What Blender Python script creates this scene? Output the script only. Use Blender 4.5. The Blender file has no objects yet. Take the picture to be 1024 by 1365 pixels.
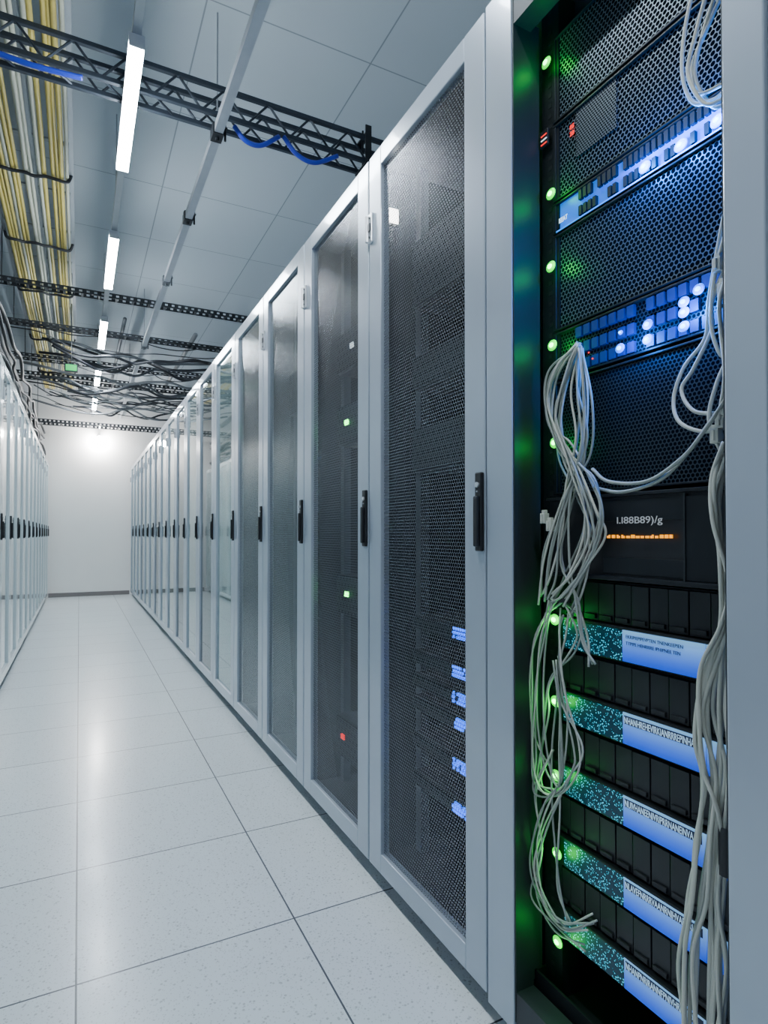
import bpy, bmesh, math, random
from mathutils import Vector, Matrix, Euler
random.seed(7)
C = bpy.context.scene.collection

# ------------------------------------------------------------ camera
F = 794.0; TH = math.radians(27.1); PITCH = math.radians(0.8); CH = 1.06
CAM = Vector((0, 0, CH))
SH = 712 - 682.5 - F*math.tan(PITCH)
cd = bpy.data.cameras.new("camera"); cam = bpy.data.objects.new("camera", cd); C.objects.link(cam)
cam.location = CAM
ROT = Euler((math.radians(90)+PITCH, 0, -TH), 'XYZ'); cam.rotation_euler = ROT
cd.sensor_fit = 'VERTICAL'; cd.sensor_height = 36; cd.sensor_width = 27
cd.lens = F/1365*36; cd.shift_y = SH/1365; cd.clip_start = 0.02
bpy.context.scene.camera = cam
RM = ROT.to_matrix()
def P(px, py, v, ax=0):
    """survey point: photo measurement -> point on the real plane (axis ax = v)"""
    d = RM @ Vector(((px-512)/F, (682.5+SH-py)/F, -1))
    t = (v-CAM[ax])/d[ax]
    return CAM + d*t

# ------------------------------------------------------------ materials
MATS = {}
def mat(name, col, rough=0.5, metal=0.0, emit=None, es=0.0, coat=0.0, noise=0.0, nscale=20, bump=0.0, lamp=False):
    if name in MATS: return MATS[name]
    m = bpy.data.materials.new(name); m.use_nodes = True
    nt = m.node_tree; b = nt.nodes["Principled BSDF"]
    b.inputs["Base Color"].default_value = (*col, 1); b.inputs["Roughness"].default_value = rough
    b.inputs["Metallic"].default_value = metal; b.inputs["Coat Weight"].default_value = coat
    b.inputs["Coat Roughness"].default_value = 0.06
    if emit:
        b.inputs["Emission Color"].default_value = (*emit, 1); b.inputs["Emission Strength"].default_value = es
        if not lamp: m.cycles.emission_sampling = 'NONE'
    if noise > 0 or bump > 0:
        tc = nt.nodes.new("ShaderNodeTexCoord"); n = nt.nodes.new("ShaderNodeTexNoise")
        n.inputs["Scale"].default_value = nscale; n.inputs["Detail"].default_value = 2
        nt.links.new(tc.outputs["Object"], n.inputs["Vector"])
    if noise > 0:
        r = nt.nodes.new("ShaderNodeMix"); r.data_type = 'RGBA'
        r.inputs[6].default_value = (*[c*(1-noise) for c in col], 1)
        r.inputs[7].default_value = (*[min(1, c*(1+noise)) for c in col], 1)
        nt.links.new(n.outputs["Fac"], r.inputs[0]); nt.links.new(r.outputs[2], b.inputs["Base Color"])
    if bump > 0:
        bp = nt.nodes.new("ShaderNodeBump"); bp.inputs["Strength"].default_value = bump; bp.inputs["Distance"].default_value = 0.002
        nt.links.new(n.outputs["Fac"], bp.inputs["Height"]); nt.links.new(bp.outputs["Normal"], b.inputs["Normal"])
    MATS[name] = m; return m

class NB:
    def __init__(s, nt): s.nt = nt
    def m(s, op, a, b=None, c=None):
        n = s.nt.nodes.new("ShaderNodeMath"); n.operation = op
        for i, v in enumerate((a, b, c)):
            if v is None: continue
            if isinstance(v, (int, float)): n.inputs[i].default_value = v
            else: s.nt.links.new(v, n.inputs[i])
        return n.outputs[0]
    def mixc(s, f, a, b):
        n = s.nt.nodes.new("ShaderNodeMix"); n.data_type = 'RGBA'
        s.nt.links.new(f, n.inputs[0])
        for i, v in ((6, a), (7, b)):
            if isinstance(v, tuple): n.inputs[i].default_value = (*v, 1)
            else: s.nt.links.new(v, n.inputs[i])
        return n.outputs[2]

def grid_mat(name, col, line, sx, sy, ox, oy, w, rough, speck=0.0, coat=0.0, line_w_y=None, tvar=0.03):
    m = bpy.data.materials.new(name); m.use_nodes = True; nt = m.node_tree; b = nt.nodes["Principled BSDF"]; nb = NB(nt)
    g = nt.nodes.new("ShaderNodeNewGeometry"); sp = nt.nodes.new("ShaderNodeSeparateXYZ")
    nt.links.new(g.outputs["Position"], sp.inputs[0])
    u = nb.m('DIVIDE', nb.m('SUBTRACT', sp.outputs[0], ox), sx); v = nb.m('DIVIDE', nb.m('SUBTRACT', sp.outputs[1], oy), sy)
    du = nb.m('MULTIPLY', nb.m('ABSOLUTE', nb.m('SUBTRACT', u, nb.m('ROUND', u))), sx)
    dv = nb.m('MULTIPLY', nb.m('ABSOLUTE', nb.m('SUBTRACT', v, nb.m('ROUND', v))), sy)
    ln = nb.m('MAXIMUM', nb.m('LESS_THAN', du, w), nb.m('LESS_THAN', dv, line_w_y or w))
    cx = nt.nodes.new("ShaderNodeCombineXYZ"); nt.links.new(nb.m('FLOOR', u), cx.inputs[0]); nt.links.new(nb.m('FLOOR', v), cx.inputs[1])
    wn = nt.nodes.new("ShaderNodeTexWhiteNoise"); nt.links.new(cx.outputs[0], wn.inputs[0])
    base = nb.mixc(wn.outputs[0], tuple(c*(1-tvar) for c in col), tuple(min(1, c*(1+tvar)) for c in col))
    if speck > 0:
        for sc, th, am in ((65, 0.20, speck), (140, 0.25, speck*0.7)):
            n = nt.nodes.new("ShaderNodeTexVoronoi"); n.inputs["Scale"].default_value = sc
            nt.links.new(g.outputs["Position"], n.inputs["Vector"])
            base = nb.mixc(nb.m('MULTIPLY', nb.m('LESS_THAN', n.outputs["Distance"], th), am), base, tuple(c*0.42 for c in col))
        n2 = nt.nodes.new("ShaderNodeTexNoise"); n2.inputs["Scale"].default_value = 9; n2.inputs["Detail"].default_value = 5
        nt.links.new(g.outputs["Position"], n2.inputs["Vector"])
        base = nb.mixc(nb.m('MULTIPLY', n2.outputs[0], 0.2), base, tuple(c*0.8 for c in col))
    fin = nb.mixc(ln, base, line)
    nt.links.new(fin, b.inputs["Base Color"]); b.inputs["Roughness"].default_value = rough
    b.inputs["Coat Weight"].default_value = coat; b.inputs["Coat Roughness"].default_value = 0.16
    return m

def perf_mat(name, col, pitch, hole, back=None, metal=0.6, rough=0.4):
    """staggered round perforation; holes transparent, or coloured when back is given"""
    m = bpy.data.materials.new(name); m.use_nodes = True; nt = m.node_tree; b = nt.nodes["Principled BSDF"]; nb = NB(nt)
    tc = nt.nodes.new("ShaderNodeTexCoord"); sp = nt.nodes.new("ShaderNodeSeparateXYZ"); nt.links.new(tc.outputs["Object"], sp.inputs[0])
    r3 = math.sqrt(3)
    u = nb.m('DIVIDE', sp.outputs[1], pitch); v = nb.m('DIVIDE', sp.outputs[2], pitch*r3)
    def dist(off):
        a = nb.m('ADD', u, off); c = nb.m('ADD', v, off)
        a = nb.m('SUBTRACT', a, nb.m('ROUND', a)); c = nb.m('MULTIPLY', nb.m('SUBTRACT', c, nb.m('ROUND', c)), r3)
        return nb.m('SQRT', nb.m('ADD', nb.m('MULTIPLY', a, a), nb.m('MULTIPLY', c, c)))
    d = nb.m('MINIMUM', dist(0.0), dist(0.5))
    h = nb.m('LESS_THAN', d, hole)
    b.inputs["Base Color"].default_value = (*col, 1); b.inputs["Metallic"].default_value = metal; b.inputs["Roughness"].default_value = rough
    if back is None:
        tr = nt.nodes.new("ShaderNodeBsdfTransparent"); mx = nt.nodes.new("ShaderNodeMixShader")
        nt.links.new(h, mx.inputs[0]); nt.links.new(b.outputs[0], mx.inputs[1]); nt.links.new(tr.outputs[0], mx.inputs[2])
        nt.links.new(mx.outputs[0], nt.nodes["Material Output"].inputs[0])
    else:
        nt.links.new(nb.mixc(h, col, back), b.inputs["Base Color"])
        nt.links.new(nb.m('MULTIPLY', nb.m('SUBTRACT', 1.0, h), metal), b.inputs["Metallic"])
        nt.links.new(nb.m('MULTIPLY', nb.m('SUBTRACT', 1.0, h), 0.5), b.inputs["Specular IOR Level"])
    return m

def glass_mat(name, tint, amt, col, rough=0.07, metal=0.35):
    m = bpy.data.materials.new(name); m.use_nodes = True; nt = m.node_tree; b = nt.nodes["Principled BSDF"]
    b.inputs["Base Color"].default_value = (*col, 1); b.inputs["Roughness"].default_value = rough
    b.inputs["Coat Weight"].default_value = 1; b.inputs["Coat Roughness"].default_value = 0.03; b.inputs["Metallic"].default_value = metal
    tr = nt.nodes.new("ShaderNodeBsdfTransparent"); tr.inputs[0].default_value = (*tint, 1)
    mx = nt.nodes.new("ShaderNodeMixShader"); mx.inputs[0].default_value = amt
    nt.links.new(b.outputs[0], mx.inputs[1]); nt.links.new(tr.outputs[0], mx.inputs[2])
    nt.links.new(mx.outputs[0], nt.nodes["Material Output"].inputs[0]); return m

FRAME = mat("frame_paint", (0.43, 0.49, 0.57), 0.28, 0.28, coat=0.35, noise=0.04, nscale=6)
FRAME2 = mat("frame_paint_inner", (0.022, 0.028, 0.034), 0.5, 0.2, noise=0.1)
WHITEF = mat("frame_paint_white", (0.62, 0.70, 0.73), 0.2, 0.15, coat=0.5, noise=0.03, nscale=5)
BODY = mat("cabinet_body_paint", (0.07, 0.08, 0.09), 0.5, 0.3, noise=0.05)
INNER = mat("cabinet_inner_black", (0.007, 0.009, 0.012), 0.5, 0.1, noise=0.2)
BLACK = mat("black_plastic", (0.010, 0.011, 0.014), 0.4, noise=0.2)
BLACKM = mat("black_metal", (0.013, 0.016, 0.020), 0.4, 0.4, noise=0.2)
CHROME = mat("chrome", (0.75, 0.77, 0.8), 0.25, 0.6, noise=0.05)
STEEL = mat("galvanised_steel", (0.36, 0.39, 0.42), 0.4, 0.7, noise=0.12, nscale=12)
TRUSS = mat("truss_dark_steel", (0.035, 0.045, 0.06), 0.35, 0.6, noise=0.2, nscale=10)
PERF = perf_mat("perforated_steel", (0.23, 0.25, 0.285), 0.0098, 0.435, rough=0.25)
PERF2 = perf_mat("perforated_steel_light", (0.33, 0.38, 0.41), 0.0094, 0.40, rough=0.2)
BEZEL = perf_mat("bezel_mesh", (0.11, 0.15, 0.19), 0.0095, 0.42, back=(0.002, 0.004, 0.006), metal=0.45, rough=0.35)
BEZELD = perf_mat("bezel_mesh_dark", (0.025, 0.036, 0.048), 0.008, 0.38, back=(0.002, 0.004, 0.006), metal=0.4, rough=0.4)
BEZELI = perf_mat("bezel_mesh_inner", (0.012, 0.015, 0.02), 0.008, 0.38, back=(0.002, 0.003, 0.004), metal=0.2, rough=0.5)
BEZELM = perf_mat("bezel_mesh_module", (0.09, 0.11, 0.13), 0.006, 0.36, back=(0.003, 0.005, 0.007), metal=0.4, rough=0.4)
GLASS = glass_mat("door_glass", (0.6, 0.80, 0.78), 0.22, (0.36, 0.50, 0.51), rough=0.04)
GLASSG = glass_mat("door_glass_dark", (0.4, 0.5, 0.52), 0.35, (0.13, 0.18, 0.20), rough=0.04)
GLASSW = glass_mat("door_glass_pale", (0.7, 0.85, 0.85), 0.1, (0.48, 0.62, 0.65), rough=0.05)
CABLE = mat("grey_cable_jacket", (0.33, 0.36, 0.33), 0.45)
CABLEW = mat("white_cable_jacket", (0.54, 0.55, 0.49), 0.45)
CABLEB = mat("black_cable_jacket", (0.015, 0.017, 0.022), 0.5)
CABLED = mat("dark_grey_cable_jacket", (0.06, 0.07, 0.08), 0.5)
CABLEM = mat("mid_grey_cable_jacket", (0.16, 0.17, 0.18), 0.5)
CABLEY = mat("yellow_cable_jacket", (0.46, 0.37, 0.09), 0.45)
CABLEP = mat("pale_yellow_cable_jacket", (0.40, 0.41, 0.33), 0.45)
CABLEBL = mat("blue_cable_jacket", (0.01, 0.03, 0.40), 0.4)
TUBE = mat("lamp_tube_glow", (1, 1, 1), 0.4, emit=(0.84, 0.93, 1.0), es=140, lamp=True)
LEDG = mat("led_green", (0.1, 1, 0.2), 0.3, emit=(0.10, 1.0, 0.14), es=16)
LENSG = mat("led_green_lens", (0.0, 0.35, 0.03), 0.3, emit=(0.0, 1.0, 0.03), es=1.3)
LEDB = mat("led_blue", (0.1, 0.4, 1), 0.3, emit=(0.06, 0.55, 1.0), es=9)
LENSB = mat("led_blue_lens", (0.0, 0.1, 0.9), 0.3, emit=(0.0, 0.17, 1.0), es=2.2)
LEDR = mat("led_red", (1, 0.02, 0.01), 0.3, emit=(1, 0.01, 0.01), es=2.0)
LEDO = mat("led_orange", (1, 0.3, 0.0), 0.3, emit=(1, 0.36, 0.0), es=1.6)
LEDW = mat("led_white", (0.9, 0.95, 1), 0.3, emit=(0.8, 0.95, 1), es=1.2)
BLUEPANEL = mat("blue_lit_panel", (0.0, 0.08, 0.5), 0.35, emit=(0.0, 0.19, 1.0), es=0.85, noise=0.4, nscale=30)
NAVY = mat("label_navy_band", (0.0, 0.012, 0.08), 0.4)
INKW = mat("label_white_print", (0.6, 0.75, 0.9), 0.5, emit=(0.45, 0.72, 1.0), es=0.5)
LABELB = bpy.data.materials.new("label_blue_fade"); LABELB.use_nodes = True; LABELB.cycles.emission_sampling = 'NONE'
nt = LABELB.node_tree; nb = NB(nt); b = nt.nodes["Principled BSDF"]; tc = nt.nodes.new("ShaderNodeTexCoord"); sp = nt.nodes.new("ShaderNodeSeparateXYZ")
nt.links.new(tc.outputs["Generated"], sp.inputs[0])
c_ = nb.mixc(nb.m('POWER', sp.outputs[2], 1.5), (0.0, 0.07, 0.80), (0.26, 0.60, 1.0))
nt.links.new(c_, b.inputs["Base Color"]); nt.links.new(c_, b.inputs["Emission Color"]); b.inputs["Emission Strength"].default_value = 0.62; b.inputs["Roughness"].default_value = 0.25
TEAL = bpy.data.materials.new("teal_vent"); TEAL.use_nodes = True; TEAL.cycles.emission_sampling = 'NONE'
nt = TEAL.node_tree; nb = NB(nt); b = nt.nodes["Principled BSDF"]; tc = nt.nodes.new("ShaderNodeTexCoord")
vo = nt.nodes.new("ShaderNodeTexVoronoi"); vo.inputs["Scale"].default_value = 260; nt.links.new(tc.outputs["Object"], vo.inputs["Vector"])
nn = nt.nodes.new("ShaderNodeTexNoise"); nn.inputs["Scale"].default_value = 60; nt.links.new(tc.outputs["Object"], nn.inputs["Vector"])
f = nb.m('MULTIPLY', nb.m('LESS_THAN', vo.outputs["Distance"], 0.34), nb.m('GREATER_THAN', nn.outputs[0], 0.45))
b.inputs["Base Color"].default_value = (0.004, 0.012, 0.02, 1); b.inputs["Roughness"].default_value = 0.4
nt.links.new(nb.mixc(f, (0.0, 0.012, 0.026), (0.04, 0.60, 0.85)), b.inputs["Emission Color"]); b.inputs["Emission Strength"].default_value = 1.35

# ------------------------------------------------------------ mesh helpers
def finish(name, bm, mats, parent=None, smooth=False, loc=None):
    me = bpy.data.meshes.new(name)
    if loc is not None: bmesh.ops.translate(bm, verts=bm.verts, vec=-Vector(loc))
    bm.normal_update(); bm.to_mesh(me); bm.free()
    for m in mats: me.materials.append(m)
    if smooth:
        for p in me.polygons: p.use_smooth = True
    o = bpy.data.objects.new(name, me); C.objects.link(o)
    if loc is not None: o.location = loc
    if parent: o.parent = parent
    return o
def add_box(bm, lo, hi, mi=0, bev=0.0):
    r = bmesh.ops.create_cube(bm, size=1)
    vs = r['verts']; c = [(a+b_)/2 for a, b_ in zip(lo, hi)]; s = [abs(b_-a) for a, b_ in zip(lo, hi)]
    for v in vs: v.co = Vector((v.co.x*s[0]+c[0], v.co.y*s[1]+c[1], v.co.z*s[2]+c[2]))
    fs = set(f for v in vs for f in v.link_faces)
    for f in fs: f.material_index = mi
    if bev > 0:
        es = list(set(e for v in vs for e in v.link_edges))
        rr = bmesh.ops.bevel(bm, geom=es, offset=bev, segments=2, affect='EDGES', profile=0.5)
        for f in rr['faces']: f.material_index = mi
def box(name, lo, hi, m, parent=None, bev=0.0):
    bm = bmesh.new(); add_box(bm, lo, hi, 0, bev)
    loc = None if parent else [(a+b_)/2 for a, b_ in zip(lo, hi)]
    if loc: loc[2] = min(lo[2], hi[2])
    return finish(name, bm, [m], parent, loc=loc)
def boxes(name, lst, mats, parent=None, bev=0.0):
    bm = bmesh.new()
    for e in lst: add_box(bm, e[0], e[1], e[2] if len(e) > 2 else 0, bev)
    return finish(name, bm, mats, parent)
def add_cyl(bm, p0, p1, r, seg=10, mi=0):
    p0 = Vector(p0); p1 = Vector(p1); d = p1-p0; L = d.length
    q = Vector((0, 0, 1)).rotation_difference(d.normalized()).to_matrix().to_4x4()
    M = Matrix.Translation((p0+p1)/2) @ q
    rr = bmesh.ops.create_cone(bm, cap_ends=True, segments=seg, radius1=r, radius2=r, depth=L, matrix=M)
    for v in rr['verts']:
        for f in v.link_faces: f.material_index = mi
def rod(p0, p1, r, m, parent, name="hanger_rod"):
    bm = bmesh.new(); add_cyl(bm, p0, p1, r, 8); return finish(name, bm, [m], parent)
def catmull(pts, n=8):
    pts = [Vector(p) for p in pts]; P_ = [2*pts[0]-pts[1]] + pts + [2*pts[-1]-pts[-2]]; out = []
    for i in range(1, len(P_)-2):
        a, b_, c, d = P_[i-1:i+3]
        for k in range(n):
            t = k/n
            out.append(0.5*((2*b_)+(-a+c)*t+(2*a-5*b_+4*c-d)*t*t+(-a+3*b_-3*c+d)*t**3))
    out.append(pts[-1]); return out
def tube(name, pts, r, m, parent=None, n=8, seg=8):
    pp = catmull(pts, n)
    bm = bmesh.new(); rings = []; up = None
    for i, p in enumerate(pp):
        t = (pp[min(i+1, len(pp)-1)]-pp[max(i-1, 0)]).normalized()
        if up is None:
            up = Vector((0, 0, 1)) if abs(t.z) < 0.9 else Vector((1, 0, 0))
        s = t.cross(up).normalized(); up = s.cross(t).normalized()
        rings.append([bm.verts.new(p+(s*math.cos(2*math.pi*k/seg)+up*math.sin(2*math.pi*k/seg))*r) for k in range(seg)])
    for a, b_ in zip(rings, rings[1:]):
        for k in range(seg): bm.faces.new((a[k], a[(k+1) % seg], b_[(k+1) % seg], b_[k]))
    bm.faces.new(rings[0][::-1]); bm.faces.new(rings[-1])
    bmesh.ops.recalc_face_normals(bm, faces=bm.faces)
    return finish(name, bm, [m], parent, smooth=True, loc=None if parent else pp[0])
def empty(name, loc, rotz=0):
    o = bpy.data.objects.new(name, None); o.location = loc; o.rotation_euler = (0, 0, rotz); o.empty_display_size = 0.1; C.objects.link(o); return o
def tag(o, label, cat, group=None):
    o["label"] = label; o["category"] = cat
    if group: o["group"] = group
    return o
def struct(o, label=None):
    o["kind"] = "structure"
    if label: o["label"] = label
    return o
def copy_tree(src, loc, rotz=None):
    n = src.copy(); n.location = loc
    if rotz is not None: n.rotation_euler = (0, 0, rotz)
    C.objects.link(n)
    def rec(s, d):
        for ch in s.children:
            c = ch.copy(); c.parent = d; C.objects.link(c); rec(ch, c)
    rec(src, n); return n
def text(name, body, size, origin, m, parent=None, sx=1.0, bold=0.0):
    """flat lettering on a face looking toward -X"""
    cu = bpy.data.curves.new(name, 'FONT'); cu.body = body; cu.size = size; cu.extrude = 0.0003; cu.offset = bold
    t = bpy.data.objects.new(name, cu); C.objects.link(t)
    bpy.context.view_layer.update()
    dg = bpy.context.evaluated_depsgraph_get(); me = bpy.data.meshes.new_from_object(t.evaluated_get(dg))
    bpy.data.objects.remove(t)
    R = Matrix(((0, 0, -1), (-1, 0, 0), (0, 1, 0))).to_4x4()
    me.transform(Matrix.Translation(origin) @ R @ Matrix.Diagonal((sx, 1, 1, 1)))
    me.materials.clear(); me.materials.append(m)
    o = bpy.data.objects.new(name, me); C.objects.link(o)
    if parent: o.parent = parent
    return o

# ------------------------------------------------------------ room
YB, YF, XL, XR, ZC = -3.0, 11.42, -1.75, 2.35, 3.72
FLOORM = grid_mat("raised_floor_tiles", (0.75, 0.81, 0.84), (0.06, 0.07, 0.09), 0.535, 0.535, 0.0, 1.59, 0.0023, 0.28, speck=0.62, coat=0.4)
CEILM = grid_mat("ceiling_tiles", (0.44, 0.50, 0.54), (0.22, 0.25, 0.28), 0.9, 0.9, 0.55, 0.3, 0.004, 0.7)
WALLM = mat("wall_paint", (0.88, 0.87, 0.86), 0.35, noise=0.02, nscale=3, bump=0.05)
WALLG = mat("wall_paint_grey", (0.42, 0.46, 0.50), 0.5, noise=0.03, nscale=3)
struct(box("floor", (XL, YB, -0.1), (XR, YF, 0), FLOORM))
struct(box("ceiling", (XL, YB, ZC), (XR, YF, ZC+0.1), CEILM))
struct(box("wall_back", (XL-0.1, YF, -0.1), (XR+0.1, YF+0.1, ZC+0.1), WALLM))
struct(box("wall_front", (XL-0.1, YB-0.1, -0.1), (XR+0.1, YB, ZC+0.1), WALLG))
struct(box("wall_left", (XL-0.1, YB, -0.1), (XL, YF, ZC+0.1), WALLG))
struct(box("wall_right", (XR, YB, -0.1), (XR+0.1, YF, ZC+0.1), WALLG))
struct(box("baseboard_back", (-0.455, YF-0.012, 0), (0.795, YF, 0.07), mat("baseboard_grey", (0.20, 0.18, 0.18), 0.5), bev=0.003))

# ------------------------------------------------------------ cabinets
W, DEP, HT, DB = 0.6, 1.0, 2.235, 0.055
def make_cabinet(frame_m, panel_m, panel_name, inner_m):
    e = empty("server_cabinet", (0, 0, 0))
    lst = [((0.035, 0.002, 0.05), (DEP, 0.014, HT), 0), ((0.035, W-0.014, 0.05), (DEP, W-0.002, HT), 0),
           ((0.035, 0.014, HT-0.02), (DEP, W-0.014, HT), 0), ((DEP-0.015, 0.014, 0.05), (DEP, W-0.014, HT-0.02), 1),
           ((0.035, 0.014, 0.05), (DEP, W-0.014, 0.075), 1), ((0.05, 0.01, 0.0), (DEP-0.02, W-0.01, 0.05), 2)]
    lst += [((0.05, 0.0142, 0.075), (DEP-0.016, 0.017, HT-0.021), 1), ((0.05, W-0.017, 0.075), (DEP-0.016, W-0.0142, HT-0.021), 1),
            ((0.05, 0.017, HT-0.024), (DEP-0.016, W-0.017, HT-0.0205), 1)]
    boxes("body", lst, [frame_m, inner_m, BLACK], e)
    boxes("mounting_rail", [((0.14, 0.05, 0.08), (0.17, 0.08, HT-0.03), 0)], [BODY], e)
    boxes("mounting_rail", [((0.14, W-0.08, 0.08), (0.17, W-0.05, HT-0.03), 0)], [BODY], e)
    y0, y1, z0, z1, sw, rw = 0.004, W-0.004, DB, HT-0.004, 0.078, 0.058
    d = boxes("door", [((0, y0, z0), (0.03, y0+sw, z1)), ((0, y1-sw, z0), (0.03, y1, z1)),
                       ((0.0, y0+sw, z1-rw), (0.03, y1-sw, z1)), ((0.0, y0+sw, z0), (0.03, y1-sw, z0+rw))], [frame_m], e, bev=0.0025)
    box(panel_name, (0.012, y0+sw-0.002, z0+rw-0.002), (0.0125, y1-sw+0.002, z1-rw+0.002), panel_m, d)
    hz = 1.11; hy = y0+0.014
    bm = bmesh.new()
    add_box(bm, (-0.010, hy-0.012, hz-0.088), (0.0, hy+0.012, hz+0.088), 0, 0.003)
    add_box(bm, (-0.018, hy-0.008, hz-0.078), (-0.010, hy+0.008, hz+0.035), 0, 0.003)
    add_cyl(bm, (-0.014, hy, hz+0.06), (-0.010, hy, hz+0.06), 0.006, 14, 1)
    add_cyl(bm, (-0.013, hy, hz+0.045), (-0.010, hy, hz+0.045), 0.002, 10, 1)
    finish("handle", bm, [BLACK, CHROME], d)
    bm = bmesh.new(); zz = HT-0.23
    add_box(bm, (-0.008, y1-0.030, zz-0.045), (0.0, y1-0.002, zz+0.045), 0, 0.002)
    add_box(bm, (-0.012, y1-0.026, zz-0.012), (-0.008, y1-0.012, zz+0.012), 1, 0.001)
    add_cyl(bm, (-0.010, y1-0.004, zz-0.04), (-0.010, y1-0.004, zz+0.04), 0.006, 10, 0)
    for dz in (-0.03, 0.03): add_cyl(bm, (-0.011, y1-0.019, zz+dz), (-0.007, y1-0.019, zz+dz), 0.0035, 8, 1)
    finish("hinge", bm, [CHROME, BLACKM], d)
    return e
XRIGHT, XLEFT, Y0 = 0.80, -0.46, 1.068
protoA = make_cabinet(FRAME, PERF, "perforated_panel", INNER)
protoB = make_cabinet(FRAME, PERF2, "perforated_panel", INNER)
protoC = make_cabinet(FRAME, GLASS, "glass_pane", INNER)
protoE = make_cabinet(FRAME, GLASSG, "glass_pane", INNER)
protoD = make_cabinet(WHITEF, GLASSW, "glass_pane", INNER)
used = set()
def place(proto, loc, rot):
    if proto.name not in used:
        used.add(proto.name); proto.location = loc; proto.rotation_euler = (0, 0, rot); return proto
    return copy_tree(proto, loc, rot)
for k in range(17):
    pr = protoA if k in (0, 1) else protoB if k in (2, 3) else protoE if k in (5, 7, 10, 13) else protoC
    o = place(pr, (XRIGHT, Y0+W*k, 0), 0)
    lab = "grey server cabinet with dark perforated mesh door and black handle" if k < 2 else \
          "grey server cabinet with pale perforated mesh door, black handle" if k < 4 else "grey server cabinet with glossy glass door and black handle"
    tag(o, lab, "server cabinet", "server cabinets lining the aisle with grey doors")
o = place(protoA, (XRIGHT, Y0-2*W-0.012, 0), 0); tag(o, "grey server cabinet with dark perforated mesh door and black handle", "server cabinet", "server cabinets lining the aisle with grey doors")
for k in range(15):
    o = place(protoD, (XLEFT, Y0+W*(17-k), 0), math.pi)
    tag(o, "white server cabinet with glossy pale glass door, black handle", "server cabinet", "white server cabinets across the aisle")

# ------------------------------------------------------------ open cabinet
YO0, YO1 = Y0-W-0.004, Y0-0.002
oc = tag(empty("open_server_cabinet", (XRIGHT, YO0, 0)), "open grey server cabinet without door, full of network equipment", "server cabinet")
WO = YO1-YO0
JF = 0.979-YO0
JN = 0.521-YO0
boxes("body", [((0.051, 0.002, 0.05), (DEP, 0.012, HT), 0), ((0.051, WO-0.012, 0.05), (DEP, WO-0.002, HT), 0),
               ((0.051, 0.012, HT-0.02), (DEP, WO-0.012, HT), 0), ((DEP-0.015, 0.012, 0.05), (DEP, WO-0.012, HT-0.02), 1),
               ((0.04, 0.012, 0.05), (DEP, WO-0.012, 0.08), 1), ((0.05, 0.01, 0), (DEP-0.02, WO-0.01, 0.05), 1)], [FRAME, INNER], oc)
boxes("front_frame", [((0, JF, 0.04), (0.05, WO, HT)), ((0, 0, 0.04), (0.05, JN, HT))], [FRAME], oc, bev=0.002)
boxes("inner_jamb", [((0.0505, JF-0.002, 0.13), (0.075, JF+0.02, 2.15)), ((0.003, JF-0.004, 0.06), (0.05, JF, HT)),
                     ((0.003, JN, 0.06), (0.05, JN+0.003, HT)), ((0.004, JN+0.003, 2.13), (0.05, JF-0.004, HT)), ((0.004, JN+0.003, 0.055), (0.05, JF-0.004, 0.12))], [FRAME2], oc)
def rail(y0, y1):
    lst = [((0.083, y0, 0.09), (0.089, y1, 2.19), 0), ((0.089, y0, 0.09), (0.13, y0+0.003, 2.19), 0)]
    z = 0.12
    while z < 2.17:
        lst.append(((0.0822, (y0+y1)/2-0.005, z), (0.0832, (y0+y1)/2+0.005, z+0.009), 1)); z += 0.0222
    boxes("mounting_rail", lst, [BLACKM, BLACK], oc)
rail(JF-0.052, JF-0.002); rail(JN-0.03, JN+0.004)
boxes("base_tray", [((0.055, JN, 0.10), (0.25, JF, 0.112)), ((0.055, JN, 0.112), (0.06, JF, 0.15)), ((0.055, JF-0.005, 0.112), (0.25, JF, 0.15))], [BLACKM], oc)
boxes("base_sill", [((0.0, JN+0.003, 0.04), (0.05, JF-0.004, 0.052))], [FRAME], oc, bev=0.002)

# ------------------------------------------------------------ equipment in the open cabinet
XE = 0.88; EY0, EY1 = 0.487, 0.942
def zat(py): return P(832, py, XE).z
def yat(px, X=XE): return P(px, 700, X).y
G = "rack equipment in the open cabinet"
def chassis(name, label, cat, pyt, pyb, face_m, x0=XE, body=BLACKM):
    z1, z0 = zat(pyt), zat(pyb)
    e = tag(empty(name, (x0, EY0, z0)), label, cat, G)
    H_ = z1-z0; Wd = EY1-EY0
    boxes("chassis", [((0.010, 0.004, 0.001), (0.55, Wd-0.004, H_-0.001))], [body], e)
    boxes("bezel_frame", [((0, 0, 0), (0.010, Wd, 0.004)), ((0, 0, H_-0.004), (0.010, Wd, H_)),
                          ((0, 0, 0.004), (0.010, 0.008, H_-0.004)), ((0, Wd-0.008, 0.004), (0.010, Wd, H_-0.004))], [BLACKM], e, bev=0.001)
    box("front_mesh", (0.006, 0.007, 0.003), (0.0095, Wd-0.007, H_-0.003), face_m, e)
    return e, H_, Wd
def led(parent, p, r, m, name="led", flat=0.5, zs_=0.8):
    bm = bmesh.new(); bmesh.ops.create_uvsphere(bm, u_segments=16, v_segments=10, radius=r)
    loc = Vector(p)-parent.location
    for v in bm.verts: v.co = Vector((v.co.x*flat, v.co.y, v.co.z*zs_))+loc
    return finish(name, bm, [m], parent, smooth=True)
def lens(parent, p, r, m): return led(parent, Vector(p)+Vector((0.003, 0, 0)), r, m, "led_lens", 0.25, 0.85)
def glow(p, col, e, parent):
    l = bpy.data.lights.new("led_glow", 'POINT'); l.color = col; l.energy = e; l.shadow_soft_size = 0.012
    o = bpy.data.objects.new("led_glow", l); C.objects.link(o); o.location = Vector(p)-parent.location; o.parent = parent
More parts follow.
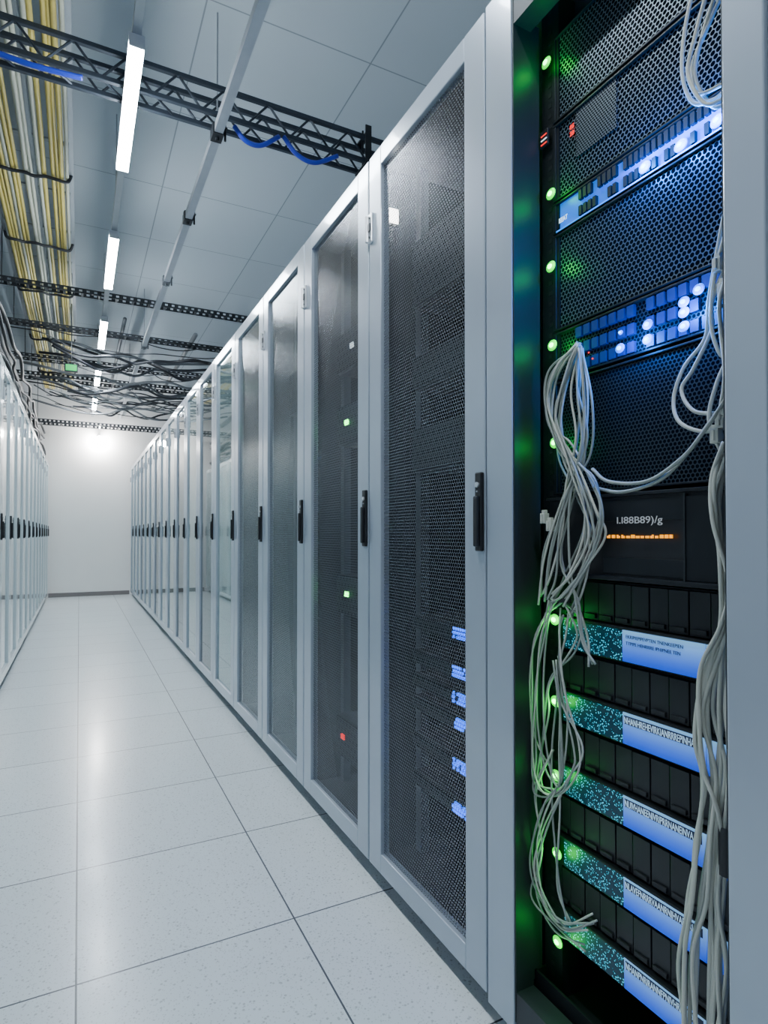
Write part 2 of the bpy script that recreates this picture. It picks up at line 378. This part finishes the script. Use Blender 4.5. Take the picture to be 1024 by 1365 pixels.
def local(e, p): return Vector(p)-e.location

eA2, h, w_ = chassis("server", "black rack server behind a honeycomb mesh bezel", "server", -46, 84, BEZEL)
eA1, h, w_ = chassis("server", "black rack server with honeycomb mesh bezel and red display", "server", 88, 205, BEZEL)
p = P(768, 150, XE); q = P(820, 150, XE)
zt = P(795, 122, XE).z; zb = P(795, 188, XE).z
boxes("display_module", [(local(eA1, (XE+0.0035, q.y, zb)), local(eA1, (XE+0.0062, p.y+0.004, zt)))], [BEZELM], eA1)
for i, s in enumerate(("85", "28")):
    text("red_display", s, 0.012, local(eA1, (XE+0.002, P(758, 0, XE).y, P(765, 168+i*9, XE).z)), LEDR, eA1, bold=0.0002)
pq = P(726, 188, XE-0.006)
box("status_display", local(eA1, pq+Vector((-0.002, -0.012, -0.012))), local(eA1, pq+Vector((0.003, 0.012, 0.022))), BLACK, eA1, bev=0.001)
for i, m in enumerate((LEDR, LEDW, LEDR)):
    box("status_light", local(eA1, pq+Vector((-0.003, -0.009, -0.008+i*0.009))), local(eA1, pq+Vector((-0.001, 0.008, -0.006+i*0.009))), m, eA1)

def port_panel(e, H_, rows, n, y_a, y_b, mats_, f=0.36, fh=0.28, skip=0.0):
    lst = []
    for r in range(rows):
        zc = H_*(r+0.5)/rows
        for i in range(n):
            if random.random() < skip: continue
            yy = y_a+(y_b-y_a)*(i+0.5)/n; hw = abs(y_b-y_a)/n*f; hh = H_/rows*fh
            lst.append(((-0.0012, yy-hw, zc-hh), (0.007, yy+hw, zc+hh), 0))
    o = boxes("network_ports", lst, mats_, e); o["kind"] = "stuff"; o["label"] = "rows of small square network ports"

BG = (0.0, 0.20, 1)
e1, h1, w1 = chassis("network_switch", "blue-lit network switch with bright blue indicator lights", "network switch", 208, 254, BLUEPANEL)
port_panel(e1, h1, 2, 30, 0.02, w1-0.07, [INNER], 0.33, 0.30, skip=0.15)
for (px, py) in ((858, 222), (906, 193), (955, 160)):
    pp = P(px, py, XE-0.004); led(e1, pp, 0.0055, LEDB); lens(e1, pp, 0.0125, LENSB); glow(pp+Vector((-0.022, 0, 0)), BG, 1.5, e1)
box("blue_trim", (-0.001, 0.01, 0.0005), (0.0, w1-0.01, 0.003), mat("blue_edge", (0.0, 0.2, 1), emit=(0.0, 0.25, 1), es=1.2), e1)
text("white_mark", "IEEAT", 0.014, (-0.003, w1-0.02, 0.014), LEDW, e1, sx=0.7)
eB, h, w_ = chassis("server", "black rack server behind a honeycomb mesh bezel", "server", 257, 403, BEZEL)
e2, h2, w2 = chassis("network_switch", "black network switch with two rows of blue lights", "network switch", 406, 478, BEZELD)
port_panel(e2, h2, 3, 18, 0.02, w2-0.06, [mat("port_blue", (0.0, 0.015, 0.10), emit=(0.0, 0.12, 1.0), es=0.06)], 0.36, 0.30, skip=0.15)
for (px, py) in ((825, 464), (862, 452), (910, 435), (826, 443), (862, 432), (910, 416), (910, 402), (930, 385)):
    pp = P(px, py, XE-0.004); big = (px, py) != (826, 443)
    led(e2, pp, 0.0048 if big else 0.0025, LEDB); lens(e2, pp, 0.0105 if big else 0.005, LENSB)
glow(P(843, 452, XE-0.025), BG, 1.3, e2); glow(P(912, 412, XE-0.025), BG, 1.5, e2)
for (px, py) in ((790, 478), (785, 470)):
    led(e2, P(px, py, XE-0.003), 0.002, LEDR)
eC, h, w_ = chassis("server", "black rack server with dark fine mesh front", "server", 482, 652, BEZELD)
# core switch
z1, z0 = zat(658), zat(772)
e3 = tag(empty("core_switch", (XE-0.012, EY0, z0)), "black network appliance with orange lights and white port markings", "network switch", G)
hh = z1-z0; wd = EY1-EY0
yd = P(914, 700, XE-0.016).y-EY0
boxes("chassis", [((0, 0, 0), (0.5, wd, hh))], [BLACK], e3, bev=0.003)
boxes("cover_lip", [((-0.014, 0.0, -0.002), (0.0, wd, 0.006)), ((-0.006, 0.0, 0.007), (0, yd-0.002, hh-0.012)), ((-0.006, yd+0.002, hh-0.05), (0, 0.31, hh-0.012)), ((-0.010, 0.0, hh-0.006), (0, wd, hh)), ((-0.005, yd+0.002, 0.010), (0, 0.31, 0.04))], [BLACKM], e3, bev=0.001)
box("panel_divider", (-0.008, yd-0.0015, 0.006), (0.0, yd+0.0015, hh-0.008), FRAME2, e3)
lo_ = []
for i in range(14):
    pa = P(810+i*6.4, 715.5, XE-0.018); pb = P(810+i*6.4+4.3, 715.5, XE-0.018); n_ = random.choice((1, 2, 2))
    ya, yb = pa.y, pb.y; seg = (yb-ya)
    for k in range(n_):
        a0 = ya+seg*k/n_; a1 = a0+seg/n_*(0.95 if n_ == 1 else 0.62)
        lo_.append((local(e3, (XE-0.0195, max(a0, a1), pa.z-0.0024)), local(e3, (XE-0.017, min(a0, a1), pa.z+random.choice((0.0016, 0.0034))))))
boxes("orange_display", lo_, [LEDO], e3)
text("white_marking", "I.I88B89)/g", 0.017, local(e3, (XE-0.0195, P(822, 700, XE-0.019).y, P(824, 698, XE-0.019).z)), mat("dim_white_mark", (0.6, 0.6, 0.6), emit=(0.7, 0.75, 0.8), es=0.22), e3, sx=1.3)
led(e3, P(805, 682, XE-0.014), 0.002, LEDR); led(e3, P(907, 686, XE-0.014), 0.002, LEDW)

# storage arrays
strs = [("EKRIPIEPIPEVPTEN TNENKEEPIEN", "TTPIPE HENRRRE IPHIPNEE TEN"), ("NHANHREHEVIRKIANRRREPINHA", None), ("NUIVHANEENIVRIPRRNANEINVA", None), ("NLAVEFNRRRVAANRNIHVAENRI", None), ("NHANPNRIRANNFPNIVHRNENAI", None)]
tops = [(778, 835, 883), (887, 944, 992), (996, 1054, 1101), (1105, 1162, 1209), (1213, 1268, 1316)]
gz = (826, 935, 1034, 1138, 1256)
for k, (a, b_, c) in enumerate(tops):
    z2, z1, z0 = zat(a), zat(b_), zat(c)
    e = tag(empty("storage_array", (XE-0.004, EY0, z0)), "black storage array with drive bays, teal vent and blue label strip", "storage array", G)
    hs = z1-z0; ht = z2-z0
    boxes("chassis", [((0.022, 0.0, 0.0), (0.55, wd, ht)), ((0.004, 0.0, 0.0), (0.022, wd, hs-0.002)), ((-0.004, 0, hs-0.004), (0.022, wd, hs))], [BLACKM], e, bev=0.0008)
    n = 12
    for i in range(n):
        ya = wd*i/n+0.001; yb = wd*(i+1)/n-0.001
        boxes("drive_bay", [((0.008+0.001*(i % 2), ya, hs+0.002), (0.022, yb, ht-0.003)), ((0.004, ya+0.004, hs+0.006), (0.009, yb-0.004, hs+0.014))], [BLACK], e, bev=0.0008)
    yl = yat(831)-EY0; yv = yat(752)-EY0; yr = yat(940)-EY0
    box("vent_panel", (0.001, yl+0.002, 0.003), (0.0035, yv, hs-0.007), TEAL, e)
    box("label_plate", (0.0, yr, 0.003), (0.0035, yl, hs-0.006), LABELB, e)
    box("label_plate", (0.0, 0.0, 0.003), (0.0035, yr-0.003, hs-0.006), LABELB, e)
    s1, s2 = strs[k]
    if s2:
        text("lettering", s1, 0.0085, (-0.0008, yl-0.008, hs*0.70), NAVY, e, sx=0.92)
        text("lettering", s2, 0.0085, (-0.0008, yl-0.008, hs*0.52), NAVY, e, sx=0.92)
    else:
        box("print_band", (-0.0004, yr+0.006, hs*0.60), (0.001, yl-0.003, hs*0.83), NAVY, e)
        text("lettering", s1, 0.0172, (-0.0012, yl-0.004, hs*0.62), INKW, e, sx=0.53)
    gp = P(738+k, gz[k], XE-0.014)
    led(e, gp, 0.0062, LEDG); lens(e, gp, 0.0135, LENSG); glow(gp+Vector((-0.014, -0.014, 0)), (0.01, 1, 0.06), 0.13, e)
for (px, py, e) in ((727, 83, eA2), (733, 258, e1), (733, 355, eB), (735, 460, e2), (738, 590, eC)):
    gp = P(px, py, XE-0.012); led(e, gp, 0.0062, LEDG); lens(e, gp, 0.0135, LENSG); glow(gp+Vector((-0.014, -0.014, 0)), (0.01, 1, 0.06), 0.13, e)

# ------------------------------------------------------------ cables in the open cabinet
def cable(pts, X, r, m, lab, grp, jit=0, name="network_cable"):
    out = []; dx = random.uniform(-0.010, 0.010)
    for i, (px, py) in enumerate(pts):
        j = jit if i > 0 else jit*0.3
        out.append(P(px+random.uniform(-j, j), py+random.uniform(-j, j), X+dx+random.uniform(-0.005, 0.005)))
    return tag(tube(name, out, r, m, seg=7), lab, "cable", grp)
LB = "grey network cable hanging in a looped bundle"; GL = "looped grey cables in the open cabinet"
L1 = [[(770, 458), (742, 490), (732, 530), (745, 590), (770, 640), (782, 700), (760, 760), (735, 800)],
      [(772, 458), (755, 500), (745, 560), (765, 620), (795, 680), (800, 720), (770, 770), (745, 800)],
      [(774, 458), (768, 520), (775, 590), (760, 650), (745, 710), (740, 770), (728, 800)],
      [(776, 460), (785, 530), (780, 600), (765, 660), (750, 740), (768, 800), (784, 850), (786, 890)],
      [(772, 458), (735, 500), (730, 560), (758, 600), (790, 640), (804, 690), (790, 740), (760, 790), (740, 810)],
      [(774, 462), (778, 540), (770, 610), (748, 680), (732, 740), (726, 800)],
      [(770, 462), (748, 540), (752, 610), (775, 660), (785, 730), (775, 790), (752, 830)]]
for i in range(22):
    cable(L1[i % 7], 0.845, 0.0023, CABLE if i % 3 else CABLEW, LB, GL, jit=2 if i < 7 else 9)
L2 = [[(740, 800), (722, 850), (715, 920), (710, 1000), (720, 1050), (745, 1060), (770, 1030), (772, 990), (752, 920), (746, 850), (748, 810)],
      [(732, 800), (718, 880), (716, 960), (728, 1030), (750, 1040), (748, 960), (742, 880)],
      [(745, 1050), (722, 1080), (710, 1140), (722, 1200), (748, 1236), (792, 1230)],
      [(748, 1060), (728, 1110), (716, 1160), (735, 1210), (760, 1238), (796, 1228)],
      [(736, 1000), (714, 1060), (722, 1130), (716, 1190), (740, 1240), (780, 1260)],
      [(750, 800), (776, 830), (765, 870), (735, 905), (725, 960), (722, 1040), (735, 1060)],
      [(746, 850), (748, 920), (745, 1000), (746, 1080), (744, 1180), (760, 1230)]]
for i in range(17):
    cable(L2[i % 7], 0.845, 0.0020, CABLE if i % 2 else CABLEW, LB, GL, jit=1 if i < 7 else 10)
RB = "pale network cable draped beside the equipment"; GR = "pale cables on the near side of the open cabinet"
R1 = [[(928, -30), (913, 40), (910, 100), (925, 136), (950, 132), (966, 122)], [(948, -30), (926, 50), (918, 100), (940, 138), (966, 132)],
      [(962, -30), (936, 50), (928, 105), (948, 140), (968, 140)], [(968, -20), (945, 30), (922, 90), (930, 125), (966, 112)],
      [(970, 265), (957, 330), (946, 400), (941, 450), (912, 490), (898, 530), (905, 562), (935, 576), (966, 570)],
      [(970, 300), (952, 370), (948, 430), (958, 470), (972, 478)],
      [(972, 345), (950, 400), (948, 440), (925, 490), (908, 520), (925, 548), (962, 552)],
      [(972, 360), (960, 400), (962, 440), (966, 500), (958, 560)],
      [(974, 470), (955, 510), (946, 560), (960, 600), (970, 620)],
      [(790, 625), (812, 642), (862, 642), (908, 612), (938, 575), (970, 530)],
      [(792, 650), (830, 655), (880, 640), (920, 600), (950, 560), (972, 545)]]
for i, r_ in enumerate(R1):
    cable(r_, 0.842, 0.0031, CABLE if i in (9, 10) else CABLEW, RB, GR, jit=1)
R2 = [[(966, 590), (950, 640), (953, 700), (968, 770), (965, 830), (938, 900), (928, 980), (938, 1040), (932, 1120), (918, 1200), (912, 1280), (914, 1390)],
      [(972, 600), (960, 660), (962, 730), (974, 800), (952, 870), (944, 950), (950, 1040), (946, 1120), (935, 1200), (930, 1280), (925, 1390)],
      [(974, 800), (966, 860), (958, 940), (962, 1020), (955, 1100), (948, 1200), (952, 1290), (945, 1390)],
      [(974, 830), (952, 880), (934, 940), (936, 1010), (955, 1080), (965, 1160), (960, 1260), (962, 1390)],
      [(974, 870), (970, 950), (972, 1030), (965, 1110), (958, 1200), (968, 1290), (955, 1390)]]
for i in range(13):
    cable(R2[i % 5], 0.840, 0.0033, CABLEW, RB, GR, jit=2 if i < 5 else 8)
def plug(px, py, X, m, s=1.0):
    p = P(px, py, X); bm = bmesh.new()
    add_box(bm, p+Vector((-0.006*s, -0.006*s, -0.011*s)), p+Vector((0.006*s, 0.006*s, 0.008*s)), 0, 0.001)
    add_box(bm, p+Vector((-0.004*s, -0.004*s, 0.008*s)), p+Vector((0.004*s, 0.004*s, 0.014*s)), 0, 0.001)
    add_box(bm, p+Vector((-0.009*s, -0.002*s, -0.008*s)), p+Vector((-0.006*s, 0.002*s, 0.006*s)), 0, 0.0005)
    tag(finish("cable_plug", bm, [m], loc=p), "pale plastic network plug on a cable end", "plug", "network plugs")
for a in ((958, 352), (965, 385), (962, 560), (955, 580), (968, 545), (726, 690), (734, 700)): plug(*a, 0.845, CABLEW, 1.1)
def strap(px, py, X, r, hgt):
    p = P(px, py, X); bm = bmesh.new(); n = 20; vo_ = []
    for k in range(n):
        an = 2*math.pi*k/n; c, s = math.cos(an), math.sin(an)
        vo_.append([bm.verts.new(p+Vector((c*rr*0.6, s*rr, z))) for rr, z in ((r, -hgt), (r, hgt), (r-0.002, hgt), (r-0.002, -hgt))])
    for k in range(n):
        A, B = vo_[k], vo_[(k+1) % n]
        for q_ in range(4): bm.faces.new((A[q_], B[q_], B[(q_+1) % 4], A[(q_+1) % 4]))
    bmesh.ops.recalc_face_normals(bm, faces=bm.faces)
    tag(finish("cable_strap", bm, [BLACK], loc=p), "black hook-and-loop strap around cables", "cable strap", "black cable straps")
strap(966, 1135, 0.84, 0.009, 0.035); strap(752, 800, 0.845, 0.018, 0.004); strap(772, 462, 0.845, 0.01, 0.004)

# ------------------------------------------------------------ servers behind the mesh doors
XI = 0.905
BLG = mat("blue_label_glow", (0.0, 0.05, 0.9), emit=(0.0, 0.12, 1.0), es=4.0)
def inner_server(k, zlo, zhi, label, leds=(), blues=()):
    ya, yb = Y0+W*k+0.085, Y0+W*(k+1)-0.085
    e = tag(empty("server", (XI, ya, zlo)), label, "server", "servers behind the mesh doors")
    wd_ = yb-ya; hg = zhi-zlo
    boxes("chassis", [((0.012, 0, 0), (0.6, wd_, hg))], [INNER], e, bev=0.002)
    box("front_bezel", (0.0, 0.004, 0.003), (0.012, wd_-0.004, hg-0.003), BEZELI, e, bev=0.001)
    for (px, py, m) in leds:
        p_ = local(e, P(px, py, XI-0.003)); box("led", p_-Vector((0.003, 0.014, 0.009)), p_+Vector((0.003, 0.014, 0.009)), m, e, bev=0.001)
    for (px, py) in blues:
        p_ = local(e, P(px, py, XI-0.003)); lst = []
        for r_ in range(3):
            for i in range(7):
                if random.random() < 0.15: continue
                lst.append((p_+Vector((-0.002, -0.034+i*0.010, -0.015+r_*0.011)), p_+Vector((0.003, -0.034+i*0.010+random.uniform(0.005, 0.010), -0.015+r_*0.011+0.007))))
        boxes("blue_label", lst, [BLG], e)
for py in (845, 897, 932, 966, 1022, 1080):
    z = P(612, py, XI).z
    inner_server(0, z-0.02, z+0.02, "black server with small glowing blue label behind mesh", blues=((613, py),))
inner_server(0, 1.25, 1.38, "black server behind mesh door"); inner_server(0, 1.5, 1.6, "black server behind mesh door")
inner_server(0, 1.75, 1.95, "black server behind mesh door")
for pp_, m, lab in (((457, 982), LEDR, "red"), ((462, 792), LEDG, "green"), ((462, 563), LEDG, "green"), ((469, 460), LEDW, "made-up white")):  # the white one is made up, imitating a lamp reflection on the door
    z = P(pp_[0], pp_[1], XI).z
    inner_server(1, z-0.08, z+0.07, "black server with a %s indicator light" % lab, ((pp_[0], pp_[1], m),))
z = P(367, 540, XI).z
inner_server(2, z-0.1, z+0.1, "black server with a green indicator light", ((367, 540, LEDG),))  # green light added in place of a lamp reflection on this door
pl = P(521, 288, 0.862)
e = tag(empty("reflection_standin", (0.862, Y0+W-0.018, pl.z)), "added glowing box standing in for a lamp reflection on the mesh door", "light")  # invented glowing box behind the mesh, imitates a lamp reflection on the door
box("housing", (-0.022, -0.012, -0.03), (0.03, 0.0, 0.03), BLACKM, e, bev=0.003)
box("glow_face", (-0.02, -0.020, -0.022), (0.024, -0.0125, 0.022), mat("reflection_standin_glow", (1, 1, 1), emit=(1, 0.97, 0.92), es=12), e, bev=0.002)

# ------------------------------------------------------------ overhead structure
XLT, ZL = 0.195, 3.03
LS, LL = 1.75, 0.92
lights_y = [2.58 + LS*i for i in range(-2, 5)]  # first two continue the row out of view, added for near-end light
tr = boxes("lighting_rail", [((XLT-0.018, YB+0.02, ZL+0.050), (XLT+0.018, YF-0.02, ZL+0.085))], [STEEL], bev=0.002)
tag(tr, "grey metal rail suspended below the ceiling carrying tube lights", "lighting rail")
for i in range(7): rod((XLT, -2.2+i*2.1, ZL+0.085), (XLT, -2.2+i*2.1, ZC), 0.003, STEEL, tr)
lp = None
for i, yy in enumerate(lights_y):
    if lp is None:
        e = empty("tube_light", (XLT, yy, ZL))
        boxes("housing", [((-0.030, 0, 0.025), (0.030, LL, 0.050)), ((-0.030, -0.008, 0.0), (0.030, 0.0, 0.050)), ((-0.030, LL, 0.0), (0.030, LL+0.008, 0.050))], [mat("lamp_housing", (0.6, 0.62, 0.65), 0.4, 0.3)], e)
        box("diffuser", (-0.029, 0.001, 0.0), (0.029, LL-0.001, 0.0245), TUBE, e)
        lp = e
    else: e = copy_tree(lp, (XLT, yy, ZL))
    tag(e, "lit white linear tube light hanging over the aisle", "light", "linear lights over the aisle")
pw = P(132, 588, YF, 1)
e = tag(empty("wall_lamp", (pw.x, YF, pw.z)), "small bright round lamp mounted on the end wall", "light")
bm = bmesh.new(); add_cyl(bm, (0, -0.16, 0.05), (0, 0, 0.05), 0.03, 24); finish("housing", bm, [MATS["lamp_housing"]], e)
bm = bmesh.new(); bmesh.ops.create_uvsphere(bm, u_segments=20, v_segments=10, radius=0.055)
for v in bm.verts: v.co = Vector((v.co.x, v.co.y-0.16, v.co.z))
finish("diffuser", bm, [mat("wall_lamp_glow", (1, 1, 1), emit=(1, 0.98, 0.95), es=650, lamp=True)], e, smooth=True)

# strut
XS = 0.612; zs = 3.1
st = boxes("support_strut", [((XS-0.021, YB+0.02, zs-0.021), (XS-0.018, YF-0.02, zs+0.021)), ((XS+0.018, YB+0.02, zs-0.021), (XS+0.021, YF-0.02, zs+0.021)),
                             ((XS-0.018, YB+0.02, zs-0.021), (XS+0.018, YF-0.02, zs-0.018))], [STEEL])
tag(st, "long galvanised steel strut channel running along the aisle", "support strut")
for yy in (-1.0, 1.2, 3.06, 6.9, 9.0): rod((XS, yy, zs+0.02), (XS, yy, ZC), 0.004, STEEL, st)
for yy in (3.06, 3.98, 5.05, 6.9, 9.0):
    bm = bmesh.new()
    add_box(bm, (XS-0.028, yy-0.04, zs-0.026), (XS+0.028, yy+0.04, zs+0.03), 0, 0.003)
    add_cyl(bm, (XS, yy, zs-0.04), (XS, yy, zs-0.026), 0.010, 8)
    add_cyl(bm, (XS+0.04, yy, zs-0.03), (XS+0.04, yy, zs+0.06), 0.006, 8)
    add_box(bm, (XS-0.028, yy-0.012, zs+0.03), (XS+0.05, yy+0.012, zs+0.036))
    finish("joint_clamp", bm, [CABLED if yy > 4 else BLACKM], st)

def truss(yc, zc, hgt, dep, name, label, npan=16, r=0.011, web=0.006):
    e = tag(empty(name, (0, yc, zc)), label, "truss")
    x0, x1 = XL+0.02, XR-0.02
    for (dy, dz) in ((-dep/2, hgt/2), (dep/2, hgt/2), (-dep/2, -hgt/2), (dep/2, -hgt/2)):
        box("chord", (x0, dy-r, dz-r), (x1, dy+r, dz+r), TRUSS, e, bev=0.002)
    bm = bmesh.new(); s = (x1-x0)/npan
    for i in range(npan):
        a = x0+i*s
        for dy in (-dep/2, dep/2):
            add_cyl(bm, (a, dy, -hgt/2), (a+s/2, dy, hgt/2), web, 6); add_cyl(bm, (a+s/2, dy, hgt/2), (a+s, dy, -hgt/2), web, 6)
        add_cyl(bm, (a, -dep/2, -hgt/2), (a+s/2, dep/2, -hgt/2), web, 6)
    finish("web_bracing", bm, [TRUSS], e)
    for xx in (-1.2, 1.43, 2.1):
        bm = bmesh.new(); add_cyl(bm, (xx, 0, -hgt/2-0.03), (xx, 0, ZC-zc if xx != 1.43 else 0.14), 0.006, 8); add_box(bm, (xx-0.018, -dep/2-0.014, -hgt/2-0.02), (xx+0.018, dep/2+0.014, -hgt/2-0.012)); add_box(bm, (xx-0.018, -dep/2-0.014, hgt/2+0.012), (xx+0.018, dep/2+0.014, hgt/2+0.02))
        add_box(bm, (xx-0.018, -dep/2-0.022, -hgt/2-0.02), (xx+0.018, -dep/2-0.014, hgt/2+0.06))
        finish("hanger", bm, [BLACKM], e)
truss(3.06, 3.225, 0.135, 0.11, "ceiling_truss", "dark steel lattice truss crossing under the ceiling", npan=18)
TRAYM = mat("tray_dark_metal", (0.035, 0.04, 0.047), 0.45, 0.4, noise=0.2)
def tray(yc, zc, wy, hz, label):
    e = tag(empty("cable_tray", (0, yc, zc)), label, "cable tray", "black cable trays crossing overhead")
    x0, x1 = XL+0.02, XR-0.02
    for dy in (-wy/2, wy/2):
        lst = [((x0, dy-0.003, hz/2-0.012), (x1, dy+0.003, hz/2)), ((x0, dy-0.003, -hz/2), (x1, dy+0.003, -hz/2+0.014))]
        x = x0
        while x < x1-0.05: lst.append(((x, dy-0.003, -hz/2+0.014), (x+0.035, dy+0.003, hz/2-0.012))); x += 0.06
        boxes("side_rail", lst, [TRAYM], e)
    x = x0+0.05; first = None
    while x < x1-0.03:
        if first is None: first = box("rung", (0, -wy/2, -hz/2), (0.02, wy/2, -hz/2+0.008), TRAYM, e); first.location = (x, 0, 0)
        else:
            c = first.copy(); c.location = (x, 0, 0); c.parent = e; C.objects.link(c)
        x += 0.14
    for xx in (-1.3, -0.6, 2.1): rod((xx, 0, -hz/2), (xx, 0, ZC-zc), 0.004, TRAYM, e)
tray(5.95, 3.22, 0.09, 0.045, "black perforated cable tray hanging from the ceiling")
tray(7.0, 3.2, 0.12, 0.035, "black cable tray hanging from the ceiling")
tray(8.4, 3.22, 0.2, 0.04, "black cable tray hanging from the ceiling")
tray(9.5, 3.25, 0.3, 0.05, "black cable tray hanging from the ceiling")
tray(10.9, 2.85, 0.3, 0.05, "black cable tray hanging from the ceiling")

# yellow cables
ZY = 3.42
spec = [(-0.475, 0), (-0.452, 0), (-0.428, 0), (-0.405, 1), (-0.38, 0), (-0.357, 0), (-0.30, 1), (-0.275, 1), (-0.225, 1), (-0.20, 0), (-0.145, 0), (-0.122, 0), (-0.098, 0), (-0.065, 1)]
for i, (x, kind) in enumerate(spec):
    x -= 0.02
    m = CABLEP if kind else CABLEY; pts = []; yy = -1.0
    while yy < 11.3:
        pts.append((x+random.uniform(-0.004, 0.004), yy, ZY+(i % 2)*0.006+random.uniform(-0.003, 0.003)-0.008*math.sin(yy*2.9)**2)); yy += 0.8
    tag(tube("fiber_cable", pts, 0.012 if i % 3 else 0.0145, m, n=4), "yellow cable running along the ceiling" if m is CABLEY else "pale cable running along the ceiling", "cable", "cable bundle along the ceiling")
e = tag(empty("cable_ladder", (-0.28, -1.0, ZY+0.035)), "pale metal cable ladder above the yellow cables", "cable tray")
for dx in (-0.255, 0.0, 0.22): box("side_rail", (dx-0.012, 0, -0.012), (dx+0.012, 12.35, 0.03), STEEL, e)
for i in range(20): box("rung", (-0.243, 0.3+i*0.6, -0.008), (0.208, 0.33+i*0.6, 0.004), STEEL, e)
for i in range(6):
    for dx in (-0.255, 0.22): rod((dx, 1.0+i*2.0, 0.03), (dx, 1.0+i*2.0, ZC-ZY-0.035), 0.004, STEEL, e)
for yy in (4.45, 5.5, 6.6, 8.2, 9.8):
    pts = [(-0.54, yy, ZY+0.03)]+[(-0.52+0.062*i, yy+random.uniform(-0.02, 0.02), ZY-0.024-0.010*math.sin(i*1.9)**2) for i in range(8)]+[(-0.060, yy, ZY+0.03)]
    tag(tube("cable_tie", pts, 0.011, CABLEB), "black cord tied around the yellow cables", "cable tie", "black ties on the ceiling cables")

for pts in ([(312, 168), (328, 188), (348, 194), (372, 182)], [(378, 182), (396, 206), (420, 217), (450, 208)], [(-40, 60), (0, 72), (40, 86), (85, 98), (110, 104)]):
    o = tube("blue_cable", [P(a, b_, 3.0, 1) for a, b_ in pts], 0.012, CABLEBL); tag(o, "thick blue cable looped under the truss", "cable", "blue cables at the truss")

# dark cables sagging between trays
for i in range(34):
    ya = random.uniform(6.9, 10.8); z = random.uniform(2.95, 3.25); pts = []
    x = -0.3+random.uniform(-0.5, 0.3); x1 = random.uniform(1.3, 2.2); n = 8
    for k in range(n+1):
        t = k/n; pts.append((x+(x1-x)*t, ya+random.uniform(-0.12, 0.12), z-0.12*abs(math.sin(2*math.pi*t*random.choice((0.5, 0.5, 1))))+random.uniform(-0.02, 0.02)))
    tag(tube("black_cable", pts, random.choice((0.006, 0.009, 0.015)), (CABLEB, CABLED, CABLEB, CABLEM, CABLEB)[i % 5]), "dark cable draped between overhead trays", "cable", "tangled overhead cables")
for i, (xx, zz, r, m) in enumerate(((1.15, 3.3, 0.025, CABLEM), (0.42, 3.36, 0.02, CABLED), (-0.75, 3.1, 0.04, CABLED))):
    tag(tube("ceiling_pipe", [(xx, 6.9, zz), (xx, 8, zz), (xx, 11.38, zz)], r, m, n=2, seg=12), "straight pipe running along the ceiling", "pipe", "ceiling pipes")
for i in range(24):
    x = -0.50-random.uniform(0, 0.30); z = HT+0.03+random.uniform(0, 0.50); pts = []
    yy = 2.6
    while yy < 11.3: pts.append((x+random.uniform(-0.03, 0.03), yy, max(HT+0.02, z+random.uniform(-0.05, 0.05)))); yy += 0.45
    tag(tube("black_cable", pts, random.choice((0.012, 0.016, 0.022)), random.choice((CABLEB, CABLEB, CABLED, BLACKM)), n=4), "dark cable lying along the cabinet tops", "cable", "cables above the white cabinets")
pg = P(95, 490, 6.8, 1)
e = tag(empty("status_lamp", pg), "small green lamp hanging under the cable tray", "light")
box("housing", (-0.06, 0, -0.04), (0.06, 0.04, 0.04), BLACKM, e, bev=0.004); box("lens", (-0.05, -0.004, -0.03), (0.05, 0.0, 0.03), mat("green_lamp_lens", (0, 0.4, 0.08), emit=(0.0, 1, 0.08), es=0.15), e)
rod((0, 0.02, 0.04), (0, 0.02, ZC-pg.z), 0.004, BLACKM, e)

# ------------------------------------------------------------ world
w = bpy.data.worlds.new("world"); bpy.context.scene.world = w; w.use_nodes = True
w.node_tree.nodes["Background"].inputs[0].default_value = (0.5, 0.6, 0.7, 1); w.node_tree.nodes["Background"].inputs[1].default_value = 0.3
